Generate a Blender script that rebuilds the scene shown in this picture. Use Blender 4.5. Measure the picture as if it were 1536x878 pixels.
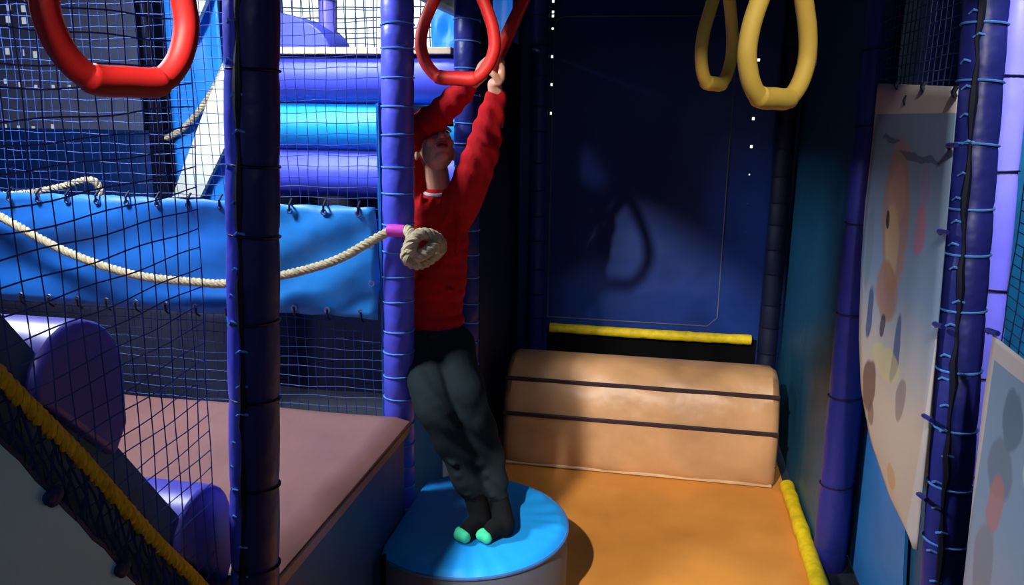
import bpy, bmesh, math, random
from mathutils import Vector, Matrix
random.seed(7)
C = bpy.context.scene.collection
for o in list(bpy.data.objects): bpy.data.objects.remove(o)
sc = bpy.context.scene

# ------------------------------------------------------------------ camera
F = 1200.0; PITCH = math.radians(12.5); YAW = math.radians(10.7); ROLL = math.radians(0.8)
CAM = Vector((0, 0, 1.67))
fw = Vector((-math.sin(YAW)*math.cos(PITCH), math.cos(YAW)*math.cos(PITCH), -math.sin(PITCH)))
rt0 = Vector((math.cos(YAW), math.sin(YAW), 0)); up0 = rt0.cross(fw)
rt = rt0*math.cos(ROLL) + up0*math.sin(ROLL); up = up0*math.cos(ROLL) - rt0*math.sin(ROLL)
cd = bpy.data.cameras.new('camera'); cd.sensor_width = 36; cd.sensor_fit = 'HORIZONTAL'
cd.lens = F/1536*36; cd.clip_start = 0.02; cd.clip_end = 100
cam = bpy.data.objects.new('camera', cd); C.objects.link(cam)
M3 = Matrix((rt, up, -fw)).transposed().to_4x4(); M3.translation = CAM
cam.matrix_world = M3; sc.camera = cam

def P(x, y, ax, v):
    """point on the plane ax=v seen at photo pixel x,y"""
    d = fw*F + rt*(x-768) + up*(439-y); i = 'xyz'.index(ax)
    return CAM + d*((v-CAM[i])/d[i])

# ------------------------------------------------------------------ light
w = bpy.data.worlds.new('world'); sc.world = w; w.use_nodes = True
bg = w.node_tree.nodes['Background']; bg.inputs[0].default_value = (0.10, 0.16, 0.34, 1); bg.inputs[1].default_value = 0.03
sc.view_settings.view_transform = 'Standard'; sc.view_settings.look = 'None'
sc.view_settings.exposure = 0.0; sc.view_settings.gamma = 1.0; sc.view_settings.use_curve_mapping = False

def lamp(name, kind, loc, energy, col, size=0.1, target=None, **k):
    l = bpy.data.lights.new(name, kind); l.energy = energy; l.color = col
    if kind == 'AREA': l.shape = 'SQUARE'; l.size = size
    else: l.shadow_soft_size = size
    for a, b in k.items(): setattr(l, a, b)
    o = bpy.data.objects.new(name, l); C.objects.link(o); o.location = loc
    if target is not None: o.rotation_euler = (Vector(target)-Vector(loc)).to_track_quat('-Z', 'Y').to_euler()
    return o
LX, LY, LZ = -0.95, -0.6, 3.0
lamp('entrance_spotlight', 'SPOT', (LX, LY, LZ), 820, (1.0, 0.92, 0.82), 0.035, (LX+.03*4, LY+.8*4, LZ-.6*4),
     spot_size=math.radians(38.5), spot_blend=0.3)
lamp('hall_light', 'AREA', (-2.35, 1.95, 2.75), 95, (0.86, 0.92, 1.0), 0.4, (-1.3, 2.5, 1.2))
lamp('hall_light_rollers', 'AREA', (-1.6, 2.75, 3.3), 15, (0.86, 0.92, 1.0), 0.4, (-1.5, 3.75, 1.5), spread=math.radians(60))
lamp('right_fill', 'AREA', (1.3, 1.7, 3.0), 16, (0.9, 0.93, 1.0), 0.3, (1.15, 3.2, 1.2), spread=math.radians(70))  # fill lamp added to brighten the purple post on the right
lamp('ring_fill', 'SPOT', (0.2, -0.8, 3.3), 230, (1.0, 0.94, 0.86), 0.05, (0.46, 2.0, 1.75), spot_size=math.radians(27), spot_blend=0.4)  # fill spot added to brighten the yellow rings
lamp('front_fill', 'AREA', (0.5, -1.4, 2.9), 7, (0.72, 0.85, 1.0), 0.5, (0.3, 2.6, 0.8))  # soft fill added behind the camera for the lane and right side

# ------------------------------------------------------------------ materials
def lin(c): return tuple(((v/255)/12.92 if v/255 <= .04045 else ((v/255+.055)/1.055)**2.4) for v in c)
MATS = {}
def mat(name, rgb, rough=0.5, scale=6, amt=0.18, bump=0.0, bscale=30, spec=0.4, metal=0, fold=0.0, fscale=4):
    if name in MATS: return MATS[name]
    m = bpy.data.materials.new(name); m.use_nodes = True; nt = m.node_tree; N = nt.nodes; L = nt.links
    b = N['Principled BSDF']; c = lin(rgb)
    b.inputs['Roughness'].default_value = rough; b.inputs['Metallic'].default_value = metal
    b.inputs['Specular IOR Level'].default_value = spec
    tc = N.new('ShaderNodeTexCoord'); no = N.new('ShaderNodeTexNoise'); no.inputs['Scale'].default_value = scale
    no.inputs['Detail'].default_value = 5; L.new(tc.outputs['Object'], no.inputs['Vector'])
    r = N.new('ShaderNodeValToRGB'); r.color_ramp.elements[0].position = .3; r.color_ramp.elements[1].position = .7
    r.color_ramp.elements[0].color = tuple(v*(1-amt) for v in c)+(1,)
    r.color_ramp.elements[1].color = tuple(min(1, v*(1+amt)) for v in c)+(1,)
    L.new(no.outputs['Fac'], r.inputs[0]); L.new(r.outputs[0], b.inputs['Base Color'])
    last = None
    for st, s, dist in ((bump, bscale, .004), (fold, fscale, .05)):
        if st <= 0: continue
        n2 = N.new('ShaderNodeTexNoise'); n2.inputs['Scale'].default_value = s; n2.inputs['Detail'].default_value = 3
        L.new(tc.outputs['Object'], n2.inputs['Vector'])
        bp = N.new('ShaderNodeBump'); bp.inputs['Strength'].default_value = st; bp.inputs['Distance'].default_value = dist
        L.new(n2.outputs['Fac'], bp.inputs['Height'])
        if last: L.new(last.outputs[0], bp.inputs['Normal'])
        last = bp
    if last: L.new(last.outputs[0], b.inputs['Normal'])
    MATS[name] = m; return m
def emit(name, rgb, s):
    m = bpy.data.materials.new(name); m.use_nodes = True; N = m.node_tree.nodes
    b = N['Principled BSDF']; b.inputs['Base Color'].default_value = lin(rgb)+(1,)
    b.inputs['Emission Color'].default_value = lin(rgb)+(1,); b.inputs['Emission Strength'].default_value = s
    return m
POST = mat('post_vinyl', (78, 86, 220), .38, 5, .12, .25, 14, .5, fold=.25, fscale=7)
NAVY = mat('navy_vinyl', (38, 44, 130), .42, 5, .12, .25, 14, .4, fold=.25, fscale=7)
TIE = mat('cable_tie', (90, 150, 235), .35)
TIEB = mat('black_tie', (14, 16, 40), .5)
NET = mat('blue_netting', (38, 68, 145), .6)
NETD = mat('navy_netting', (16, 34, 92), .7)
TARP = mat('tarp_vinyl', (38, 138, 226), .45, 3, .1, .1, 20, .4, fold=.5, fscale=3)
BROWN = mat('brown_vinyl', (140, 98, 92), .42, 3, .14, .15, 40, .5, fold=.35, fscale=3)
TAN = mat('tan_vinyl', (196, 150, 106), .42, 3, .22, .2, 25, .5, fold=.35, fscale=4)
ORANGE = mat('orange_floor', (222, 148, 66), .5, 4, .12, .1, 60)
YEL = mat('yellow_vinyl', (232, 204, 24), .55, 30, .2, .5, 50)
YRING = mat('yellow_plastic', (236, 196, 84), .6, 8, .1)
RRING = mat('red_plastic', (184, 28, 26), .55, 8, .1)
STEEL = mat('eyelet_steel', (190, 195, 205), .3, metal=1)
ROPE = mat('hemp_rope', (184, 172, 140), .85, 60, .25, .4, 200, .1)
TEAL = mat('teal_vinyl', (24, 86, 122), .5, 3, .12, .1, 30, fold=.4, fscale=3)
BACK = mat('back_vinyl', (14, 50, 128), .42, 3, .15, .1, 30, fold=.4, fscale=2)
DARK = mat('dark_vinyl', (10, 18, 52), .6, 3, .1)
BLACK = mat('black_strap', (6, 6, 8), .8, spec=.1)
PURP = mat('purple_vinyl', (112, 108, 226), .35, 4, .1, .1, 20, fold=.2, fscale=4)
ROLLP = mat('roller_purple', (64, 74, 200), .45, 4, .1, fold=.15, fscale=3)
ROLLC = mat('roller_cyan', (20, 140, 214), .45, 4, .1, fold=.15, fscale=3)
SKYB = mat('bright_blue_vinyl', (30, 128, 232), .45, 3, .08, fold=.3, fscale=3)
WHITE = mat('white_vinyl', (225, 232, 220), .5)
BEIGE = mat('beige_board', (170, 150, 130), .6)
HALL = mat('hall_paint', (60, 74, 110), .8)
GREYF = mat('hall_carpet', (40, 44, 58), .9)

# ------------------------------------------------------------------ mesh helpers
class MB:
    def __init__(s): s.v = []; s.f = []
    def add(s, v, f):
        n = len(s.v); s.v += [tuple(p) for p in v]; s.f += [tuple(i+n for i in q) for q in f]
    def box(s, a, b):
        (x0, y0, z0), (x1, y1, z1) = a, b
        s.add([(x0,y0,z0),(x1,y0,z0),(x1,y1,z0),(x0,y1,z0),(x0,y0,z1),(x1,y0,z1),(x1,y1,z1),(x0,y1,z1)],
              [(0,3,2,1),(4,5,6,7),(0,1,5,4),(1,2,6,5),(2,3,7,6),(3,0,4,7)])
    def tube(s, pts, r, n=8, closed=False, caps=True, flat=1.0):
        pts = [Vector(p) for p in pts]; k = len(pts)
        rr = r if isinstance(r, (list, tuple)) else [r]*k
        T = []
        for i in range(k):
            if closed: t = pts[(i+1) % k]-pts[i-1]
            else: t = pts[min(i+1, k-1)]-pts[max(i-1, 0)]
            T.append(t.normalized())
        a = Vector((0, 0, 1)) if abs(T[0].z) < .9 else Vector((0, 1, 0))
        u = (a - T[0]*a.dot(T[0])).normalized(); vs = []
        for i in range(k):
            u = (u - T[i]*u.dot(T[i])).normalized(); w_ = T[i].cross(u)
            for j in range(n):
                q = 2*math.pi*j/n
                vs.append(pts[i] + u*(math.cos(q)*rr[i]) + w_*(math.sin(q)*rr[i]*flat))
        fs = []
        for i in range(k if closed else k-1):
            i2 = (i+1) % k
            for j in range(n):
                j2 = (j+1) % n; fs.append((i*n+j, i*n+j2, i2*n+j2, i2*n+j))
        if caps and not closed:
            fs.append(tuple(range(n-1, -1, -1))); fs.append(tuple((k-1)*n+j for j in range(n)))
        s.add(vs, fs)
    def ball(s, c, r, n=12, m=8, rot=None):
        r = (r, r, r) if not isinstance(r, (tuple, list)) else r; vs = []; fs = []; c = Vector(c)
        for i in range(m+1):
            th = math.pi*i/m
            for j in range(n):
                ph = 2*math.pi*j/n
                q = Vector((r[0]*math.sin(th)*math.cos(ph), r[1]*math.sin(th)*math.sin(ph), r[2]*math.cos(th)))
                if rot is not None: q = rot @ q
                vs.append(c+q)
        for i in range(m):
            for j in range(n):
                fs.append((i*n+j, (i+1)*n+j, (i+1)*n+(j+1) % n, i*n+(j+1) % n))
        s.add(vs, fs)
    def lathe(s, prof, n=24, c=(0, 0)):
        vs = []; fs = []; k = len(prof)
        for r, z in prof:
            for j in range(n):
                q = 2*math.pi*j/n; vs.append((c[0]+r*math.cos(q), c[1]+r*math.sin(q), z))
        for i in range(k-1):
            for j in range(n):
                j2 = (j+1) % n; fs.append((i*n+j, i*n+j2, (i+1)*n+j2, (i+1)*n+j))
        fs.append(tuple(range(n-1, -1, -1))); fs.append(tuple((k-1)*n+j for j in range(n)))
        s.add(vs, fs)
    def prism(s, poly, d):           # poly: list of 3D points in a plane, d: extrusion vector
        k = len(poly); d = Vector(d); a = [Vector(p) for p in poly]
        s.add(a+[p+d for p in a], [tuple(range(k)), tuple(range(2*k-1, k-1, -1))] +
              [(i, i+k, (i+1) % k+k, (i+1) % k) for i in range(k)])
    def grid(s, fn, nu, nv, skip=()):
        n0 = len(s.v)
        for i in range(nu+1):
            for j in range(nv+1): s.v.append(tuple(fn(i, j)))
        for i in range(nu):
            for j in range(nv):
                if (i, j) in skip: continue
                a = n0+i*(nv+1)+j; s.f.append((a, a+nv+1, a+nv+2, a+1))
    def shear(s, x, k, z0, ky=0): s.v = [(v[0]+k*(v[2]-z0), v[1]+ky*(v[2]-z0), v[2]) for v in s.v]
    def build(s, name, m, parent=None, smooth=True, solid=0, fixn=True):
        me = bpy.data.meshes.new(name); me.from_pydata(s.v, [], s.f); me.update()
        if fixn:
            bm = bmesh.new(); bm.from_mesh(me); bmesh.ops.recalc_face_normals(bm, faces=bm.faces); bm.to_mesh(me); bm.free()
        me.materials.append(m)
        if smooth:
            for p in me.polygons: p.use_smooth = True
            me.set_sharp_from_angle(angle=math.radians(40))
        o = bpy.data.objects.new(name, me); C.objects.link(o)
        if parent: o.parent = parent; o.matrix_parent_inverse = Matrix.Translation(-parent.location)
        if solid:
            md = o.modifiers.new('thickness', 'SOLIDIFY'); md.thickness = solid; md.offset = 0
        return o
def bevel(o, wd, seg=3):
    md = o.modifiers.new('bevel', 'BEVEL'); md.width = wd; md.segments = seg; md.limit_method = 'ANGLE'; return o
def tag(o, label, cat=None, group=None):
    o['label'] = label
    if cat: o['category'] = cat
    if group: o['group'] = group
    return o
def struct(o): o['kind'] = 'structure'; return o
def thing(name, loc, label, cat, group=None):
    o = bpy.data.objects.new(name, None); C.objects.link(o); o.location = loc; o.empty_display_size = .05
    return tag(o, label, cat, group)
def mesh(name, m, fn, parent=None, **k):
    b = MB(); fn(b); return b.build(name, m, parent, **k)
def boxo(name, a, b, m, parent=None, bev=0.01):
    o = mesh(name, m, lambda q: q.box(a, b), parent, smooth=True)
    if bev: bevel(o, bev)
    return o
def spline(pts, n):
    pts = [Vector(p) for p in pts]; out = []; k = len(pts)
    for i in range(k-1):
        p0 = pts[max(i-1, 0)]; p1 = pts[i]; p2 = pts[i+1]; p3 = pts[min(i+2, k-1)]
        for s in range(n):
            t = s/n
            out.append(.5*((2*p1)+(p2-p0)*t+(2*p0-5*p1+4*p2-p3)*t*t+(3*p1-p0-3*p2+p3)*t**3))
    out.append(pts[-1]); return out

# ------------------------------------------------------------------ the setting
struct(boxo('floor', (-7, -3, -.12), (5, 9.2, -.02), GREYF, bev=0))
struct(boxo('wall_far', (-7, 9, -.02), (5, 9.15, 5), HALL, bev=0))
struct(boxo('wall_left', (-7.15, -3, -.02), (-7, 9.2, 5), HALL, bev=0))
struct(boxo('ceiling', (-1.0, .99, 2.45), (.86, 4.62, 2.52), DARK, bev=0))

# back wall of the lane: vinyl sheet with small lacing gaps along both edges
YB = 4.4
lx = [P(829, 100, 'y', YB).x]; rx = [P(1127, 260, 'y', YB).x]
def sheet_with_gaps(name, m, org, U, V, us, vs, holes):
    """us/vs: sorted break lists; holes: set of (u centre index, v centre index) cells left out"""
    b = MB(); org = Vector(org); U = Vector(U); V = Vector(V)
    b.grid(lambda i, j: org+U*us[i]+V*vs[j], len(us)-1, len(vs)-1, holes)
    o = b.build(name, m, None, smooth=False, fixn=False, solid=.006); return o
def breaks(lo, hi, gaps):
    """gaps: list of (u,v,du,dv) -> breaks and the cells to leave out"""
    us = {lo[0], hi[0]}; vs = {lo[1], hi[1]}
    for u, v, du, dv in gaps: us |= {u-du, u+du}; vs |= {v-dv, v+dv}
    us = sorted(us); vs = sorted(vs); holes = set()
    for i in range(len(us)-1):
        for j in range(len(vs)-1):
            uc = (us[i]+us[i+1])/2; vc = (vs[j]+vs[j+1])/2
            if any(abs(uc-u) < du and abs(vc-v) < dv for u, v, du, dv in gaps): holes.add((i, j))
    return us, vs, holes
gaps = []
for y in (2, 18, 24, 43, 85, 127, 170):
    q = P(830-y*.02, y, 'y', YB); gaps.append((q.x, q.z, .006, .007 if y != 43 else .005))
for x, y in ((1138, 90), (1130, 178), (1127, 220), (1124, 262), (1121, 305), (1118, 347)):
    q = P(x, y, 'y', YB); s = .0065 if y < 240 else .0035; gaps.append((q.x, q.z, s, s*1.1))
us, vs, ho = breaks((-.85, 0), (.8, 2.45), gaps)
wb = struct(sheet_with_gaps('wall_back', BACK, (0, YB, 0), (1, 0, 0), (0, 0, 1), us, vs, ho))
# pale piping: rounded rectangle sewn on the sheet
L0 = P(832, 22, 'y', YB-.008).x; R0 = P(1108, 25, 'y', YB-.008).x; Zt = P(950, 24, 'y', YB-.008).z; Rb = P(1096, 380, 'y', YB-.008).x
pip = [(L0, .55), (L0, Zt-.05), (L0+.015, Zt-.014), (L0+.05, Zt), (R0-.06, Zt), (R0-.02, Zt-.015), (R0, Zt-.06), (R0, .60), (R0-.05, .55), (L0, .55)]
PIP = mat('piping', (96, 104, 120), .5)
mesh('piping', PIP, lambda b: b.tube([(x, YB-.008, z) for x, z in pip], .0032, 5), wb)

# lane walls
XR = .66
g2 = []
for x, y, h in ((1213, 6, .035), (1218, 38, .045), (1225, 92, .03)):
    q = P(x, y, 'x', XR); g2.append((q.y, q.z, .022, h*.7))
us, vs, ho = breaks((3.02, 0), (YB, 2.45), g2)
struct(sheet_with_gaps('wall_right', TEAL, (XR, 0, 0), (0, 1, 0), (0, 0, 1), us, vs, ho))
# left side of the lane beyond the child: sheet from the second post to the back corner
E0 = Vector((-.80, 3.44, 0)); E1 = Vector((-.80, YB, 0)); D = (E1-E0); LL = D.length; D.normalize()
def onE(px_, py_):
    d = fw*F + rt*(px_-768) + up*(439-py_); n = Vector((D.y, -D.x, 0)); t = (E0-CAM).dot(n)/d.dot(n); q = CAM+d*t
    return (q-E0).dot(D), q.z
a0 = onE(738, 40); a1 = onE(778, 40); zlo = onE(760, 58)[1]
gp = [((a0[0]+a1[0])/2, (zlo+2.45)/2, (a1[0]-a0[0])/2, (2.45-zlo)/2-.0)]
h0 = onE(752, 168); gp.append((h0[0], h0[1], .03, .075))
us, vs, ho = breaks((0, 0), (LL, 2.45), gp)
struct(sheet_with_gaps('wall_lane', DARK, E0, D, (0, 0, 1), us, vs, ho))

# bright frosted windows of the hall, and backlights added behind gaps
WIN = emit('frosted_glass', (226, 242, 236), 1.5)
WINB = emit('frosted_glass_blue', (150, 205, 255), 1.5)
FRAME = mat('window_frame', (66, 74, 190), .5)
def window(name, a, b, nx, nz, m, gap=.05, axis='y'):
    """window in a plane: a,b opposite corners; panes are separate"""
    (x0, y0, z0), (x1, y1, z1) = a, b
    fr = MB()
    def seg(u0, u1, w0, w1, d=.03):
        if axis == 'y': fr.box((u0, y0-d, w0), (u1, y0+d, w1))
        else: fr.box((x0-d, u0, w0), (x0+d, u1, w1))
    U0, U1 = (x0, x1) if axis == 'y' else (y0, y1)
    for i in range(nx+1):
        u = U0+(U1-U0)*i/nx; seg(u-gap/2, u+gap/2, z0-gap/2, z1+gap/2)
    for j in range(nz+1):
        z = z0+(z1-z0)*j/nz; seg(U0, U1, z-gap/2, z+gap/2, .025)
    o = struct(fr.build(name, FRAME, None, smooth=False))
    for i in range(nx):
        for j in range(nz):
            u = U0+(U1-U0)*i/nx+gap/2; v = U0+(U1-U0)*(i+1)/nx-gap/2
            z = z0+(z1-z0)*j/nz+gap/2; zz = z0+(z1-z0)*(j+1)/nz-gap/2
            if axis == 'y': boxo('pane', (u, y0-.008, z), (v, y0+.008, zz), m, o, bev=0)
            else: boxo('pane', (x0-.008, u, z), (x0+.008, v, zz), m, o, bev=0)
    return o
q0 = P(415, 100, 'y', 6.2); q1 = P(668, 100, 'y', 6.2)
window('window_1', (q0.x+.05, 6.2, 1.7), (q1.x, 6.2, 3.3), 3, 1, WIN, .06)
DIM = emit('backlight_glow', (190, 200, 205), .8)
q0 = P(-60, -40, 'y', 5.4); q1 = P(130, 230, 'y', 5.4)
window('backlight_2', (q0.x, 5.4, q1.z), (q1.x, 5.4, q0.z), 2, 2, DIM, .02)  # glow panel added behind the grey sheet for its bright spots
window('backlight_3', (-.9, 4.95, 1.2), (.85, 4.95, 2.4), 3, 1, WIN, .05)          # glow panel added behind the back sheet: shines through the lacing gaps
window('window_4', (2.3, 4.6, .3), (2.3, 7.2, 3.0), 2, 2, WINB, .05, 'x')

window('backlight_5', (.95, 3.78, 1.7), (.95, 4.7, 2.45), 2, 1, WIN, .03, 'x')  # glow panel added behind the teal sheet to brighten its gaps
window('backlight_6', (-1.4, 4.95, 1.4), (-.95, 4.95, 1.9), 1, 1, WIN, .03)  # glow panel added to show white through the gap in the lane sheet
# ------------------------------------------------------------------ floor mats, crash mat
fm = boxo('floor_mat', (-.80, .9, -.02), (.62, 4.36, 0), ORANGE, bev=.004)
tag(fm, 'orange vinyl floor mat of the lane in front of the tan padded block', 'mat')

prof = [(3.60, 0), (3.578, .03), (3.572, .12), (3.578, .25), (3.60, .36), (3.635, .43), (3.68, .485), (3.73, .512), (3.79, .52)]
pr = spline([(0, a, b) for a, b in prof], 4)+[Vector((0, 3.84, .515)), Vector((0, 3.86, .49)), Vector((0, 3.86, 0))]
BX0, BX1 = -.72, .575
pb = thing('padded_block', (-.1, 3.7, 0), 'tan vinyl padded landing block with two dark seam bands at the lane end', 'block')
def blk(b):
    xs = [BX0, BX0+.012, BX0+.04]+[BX0+.04+(BX1-BX0-.08)*i/24 for i in range(1, 24)]+[BX1-.04, BX1-.012, BX1]
    ins = [.05, .018, 0]+[0]*23+[0, .018, .05]
    def fn(i, j):
        p = pr[j]; t = ins[i]; wv = .006*math.sin(xs[i]*17+j*.5)*math.sin(j*.21+.3)
        y = p.y+t if p.y < 3.80 else p.y-t
        sl = .02*(xs[i]-BX0)
        return (xs[i], min(y, 3.86)+(wv if p.y < 3.78 else 0), max(0, p.z-t*(1 if p.z > .1 else 0)))
    b.grid(fn, len(xs)-1, len(pr)-1)
    n = len(pr)
    b.f.append(tuple(range(n))); b.f.append(tuple((len(xs)-1)*n+j for j in range(n-1, -1, -1)))
mesh('cover', TAN, blk, pb)
SEAM = mat('seam_band', (46, 30, 40), .6)
for (sy, sz) in ((3.632, .428), (3.581, .268)):
    def band(b, sy=sy, sz=sz):
        b.tube([(BX0+.01+(BX1-BX0-.02)*i/12, sy-.006, sz) for i in range(13)], .011, 6, flat=.6)
    tag(mesh('seam_band', SEAM, band, pb), 'dark sewn band')
tag(mesh('base_piping', mat('pale_piping', (210, 180, 140), .5), lambda b: b.tube([(BX0+.02, 3.585, .012), (BX1-.02, 3.585, .012)], .008, 6), pb), 'pale piping at the foot')

def roll(b, pts, r, n=10, wob=.003):
    p = spline(pts, 10); b.tube(p, [r+random.uniform(-wob, wob) for _ in p], n)
tag(boxo('shade_strip', (-.62, 4.375, 0), (.53, 4.39, .49), BLACK, bev=0), 'black strip painting the shadow under the yellow strip behind the tan block', 'panel')  # black panel standing in for shadow low on the back wall
tag(mesh('yellow_edge_pad', YEL, lambda b: roll(b, [(.62, .95, .03), (.622, 2, .03), (.622, 3, .03), (.62, 3.56, .03)], .032, 10, .003)),
    'yellow fuzzy edge padding along the foot of the teal lane wall', 'padding')
tag(mesh('yellow_back_pad', YEL, lambda b: roll(b, [(-.60, 4.345, .50), (-.2, 4.345, .497), (.2, 4.345, .497), (.50, 4.345, .50)], .028, 10, .002)),
    'yellow padding strip behind the tan block at the foot of the back sheet', 'padding')

# ------------------------------------------------------------------ padded posts
def post(x, y, z0, z1, r, label, m=POST, step=.1, tiem=TIE, seam=None, group=None, lean=0, leany=0, pad=None):
    t = thing('padded_post', (x, y, z0), label, 'post', group)
    pf = [(r*.9, z0)]; z = z0; k = 0; cuts = []
    while z < z1-1e-6:
        h = min(step*random.uniform(.8, 1.2), z1-z)
        if z1-z-h < step*.4: h = z1-z
        for a, q in ((.0, .95), (.12, 1.0), (.5, 1.02), (.88, 1.0)): pf.append((r*q, z+h*a))
        z += h; cuts.append(z)
    pf.append((r*.9, z1))
    mesh('foam_sleeve', m, lambda b: (b.lathe(pf, 24, (x, y)), b.shear(x, lean, z0, leany)), t)
    for c in cuts[:-1]:
        tl = random.uniform(-.12, .12)
        mesh('tie', tiem, lambda b: b.tube([(x+lean*(c-z0)+(r+.001)*math.cos(q), y+leany*(c-z0)+(r+.001)*math.sin(q), c+tl*r*math.cos(q+tl*9)) for q in [i*math.pi/10 for i in range(20)]], .0028, 5, closed=True), t)
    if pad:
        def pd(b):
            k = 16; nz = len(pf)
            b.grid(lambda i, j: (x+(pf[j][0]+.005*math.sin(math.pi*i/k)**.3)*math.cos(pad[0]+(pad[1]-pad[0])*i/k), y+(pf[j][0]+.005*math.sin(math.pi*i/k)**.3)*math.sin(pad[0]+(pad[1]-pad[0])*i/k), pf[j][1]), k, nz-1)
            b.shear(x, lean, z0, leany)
        tag(mesh('lit_edge_pad', pad[2], pd, t), 'violet blue edge pad in the lit tone of the post')
    if seam is not None:
        sx, sy = math.cos(seam), math.sin(seam)
        def sm(b):
            zz = [z0+.02+i*(z1-z0-.04)/60 for i in range(61)]
            b.tube([(x+lean*(q-z0)+sx*(r+.0)+random.uniform(-.003, .003), y+leany*(q-z0)+sy*r, q) for q in zz], [.007+.003*math.sin(i*1.3) for i in range(61)], 6)
        tag(mesh('lacing_seam', TIEB, sm, t), 'dark laced seam down the sleeve')
        zz = z0+.05
        while zz < z1-.05:
            a = seam+random.uniform(-.3, .3); xo = x; yo = y; x = xo+lean*(zz-z0); y = yo+leany*(zz-z0)
            mesh('tie_end', TIE, lambda b: b.tube([(x+math.cos(a)*r*.98, y+math.sin(a)*r*.98, zz), (x+math.cos(a-.25)*(r+.006), y+math.sin(a-.25)*(r+.006), zz+.004),
                                                   (x+math.cos(a-.5)*(r+.002), y+math.sin(a-.5)*(r+.002), zz-.004)], .0028, 5), t)
            x = xo; y = yo; zz += random.uniform(.05, .075)
    return t
AX, AY = -.893, 1.485
BXp, BYp = -.897, 2.575
post(AX, AY, -.02, 2.6, .050, 'blue padded post between the near net and the brown deck, laced seam down its front', mat('shaded_navy', (44, 42, 104), .42, 5, .12, .25, 14, .4, fold=.25, fscale=7), .17, TIEB, seam=math.radians(-94), lean=.054, pad=(math.radians(-228), math.radians(-98), POST))  # sleeve colour darkened for its shaded front, edge pad keeps the lit violet
post(BXp, BYp, -.02, 2.6, .053, 'blue padded post wrapped in light blue ties that holds the knotted rope', POST, .09, lean=.012)
post(-.890, .3, -.02, 3.1, .06, 'unseen blue padded post added to shade the near post and cushion', POST, .15)  # added out of view to throw shade on the near post and cushion
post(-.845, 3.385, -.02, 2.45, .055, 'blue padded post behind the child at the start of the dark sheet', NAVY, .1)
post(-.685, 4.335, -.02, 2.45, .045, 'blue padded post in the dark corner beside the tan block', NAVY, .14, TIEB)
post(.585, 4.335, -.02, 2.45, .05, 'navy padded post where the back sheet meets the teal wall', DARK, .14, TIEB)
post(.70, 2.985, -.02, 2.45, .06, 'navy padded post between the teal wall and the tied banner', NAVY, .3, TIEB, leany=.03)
post(.705, 1.79, -.02, 2.6, .048, 'navy padded post with blue ties between the two printed banners', NAVY, .13, TIE, seam=math.radians(240), leany=.17)

tag(boxo('shade_sheet', (-2.2, .295, -.02), (-.952, .305, 3.1), NAVY, bev=0), 'unseen blue vinyl sheet added beside the shading post to block the spotlight', 'panel')  # added out of view to keep the spotlight off the stair and deck
tag(boxo('light_block_beam', (-1.06, 1.7, 2.13), (-1.005, 4.45, 2.6), NAVY, bev=.02), 'navy beam added over the left side of the lane to block hall light', 'beam')  # added to keep hall light off the back wall
# ------------------------------------------------------------------ deck
DZ = .65; DX = -.832
dk = thing('deck', (-1.9, 2.3, 0), 'raised deck with blue sides carrying the brown mat', 'platform')
boxo('base', (-2.9, 1.56, -.02), (DX-.015, 2.50, DZ-.07), mat('deck_side', (30, 72, 140), .5, 3, .1, fold=.3, fscale=3), dk, bev=.01)
dm = thing('deck_mat', (-1.9, 2.3, DZ), 'brown vinyl mat lying on the deck behind the padded post', 'mat')
def dmat(b):
    nx, ny = 50, 34; x0, x1, y0, y1 = -2.85, DX, 1.525, 2.515
    def top(i, j):
        u = i/nx; v = j/ny; e = min(u, 1-u)*(x1-x0); e2 = min(v, 1-v)*(y1-y0); d = min(e, e2)
        x = x0+(x1-x0)*u; y = y0+(y1-y0)*v
        z = DZ-.028*math.exp(-d/.018)+.004*math.sin(x*9+y*14+1.2*math.sin(y*7))*min(1, d/.05)
        return (x, y, z)
    b.grid(top, nx, ny)
    n0 = len(b.v); b.grid(lambda i, j: (x0+(x1-x0)*i/nx, y0+(y1-y0)*j/ny, DZ-.07), nx, ny)
    def idx(base, i, j): return base+i*(ny+1)+j
    for i in range(nx):
        for j in (0, ny): b.f.append((idx(0, i, j), idx(0, i+1, j), idx(n0, i+1, j), idx(n0, i, j)))
    for j in range(ny):
        for i in (0, nx): b.f.append((idx(0, i, j), idx(0, i, j+1), idx(n0, i, j+1), idx(n0, i, j)))
mesh('cover', BROWN, dmat, dm)
tag(mesh('edge_piping', mat('dark_brown', (70, 42, 38), .5), lambda b: b.tube([(-2.84, 1.523, DZ-.034), (DX+.001, 1.523, DZ-.034), (DX+.001, 2.51, DZ-.034)], .007, 6), dm), 'dark brown edge piping')

# ------------------------------------------------------------------ round cushion
CC = Vector((-.622, 2.50)); CR = .352; CZ = .29
CUT = DX-.008
def clampx(b):
    b.v = [(max(v[0], CUT), v[1], v[2]) for v in b.v]
cu = thing('round_cushion', (CC.x, CC.y, 0), 'round bright blue cushion with a grey side that the child stands on', 'cushion')
mesh('side', mat('cushion_side', (84, 96, 118), .55, 4, .08, fold=.2), lambda b: (b.lathe([(CR-.006, .0), (CR, .02), (CR+.003, CZ/2), (CR-.001, CZ-.03), (CR-.004, CZ-.022)], 64, CC), clampx(b)) , cu)
def ctop(b):
    nr, na = 16, 128
    def fn(i, j):
        r = CR*(i/nr)**.7; q = 2*math.pi*j/na
        e = max(0, (r/CR-.55)/.45)
        z = CZ-.004*e+.004*e*math.sin(q*26+1.5*math.sin(q*5))*(.5+.5*math.sin(q*3)) - (.016*max(0, (r/CR-.93)/.07)**2)
        return (CC.x+r*math.cos(q), CC.y+r*math.sin(q), z)
    b.grid(fn, nr, na); clampx(b)
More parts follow.
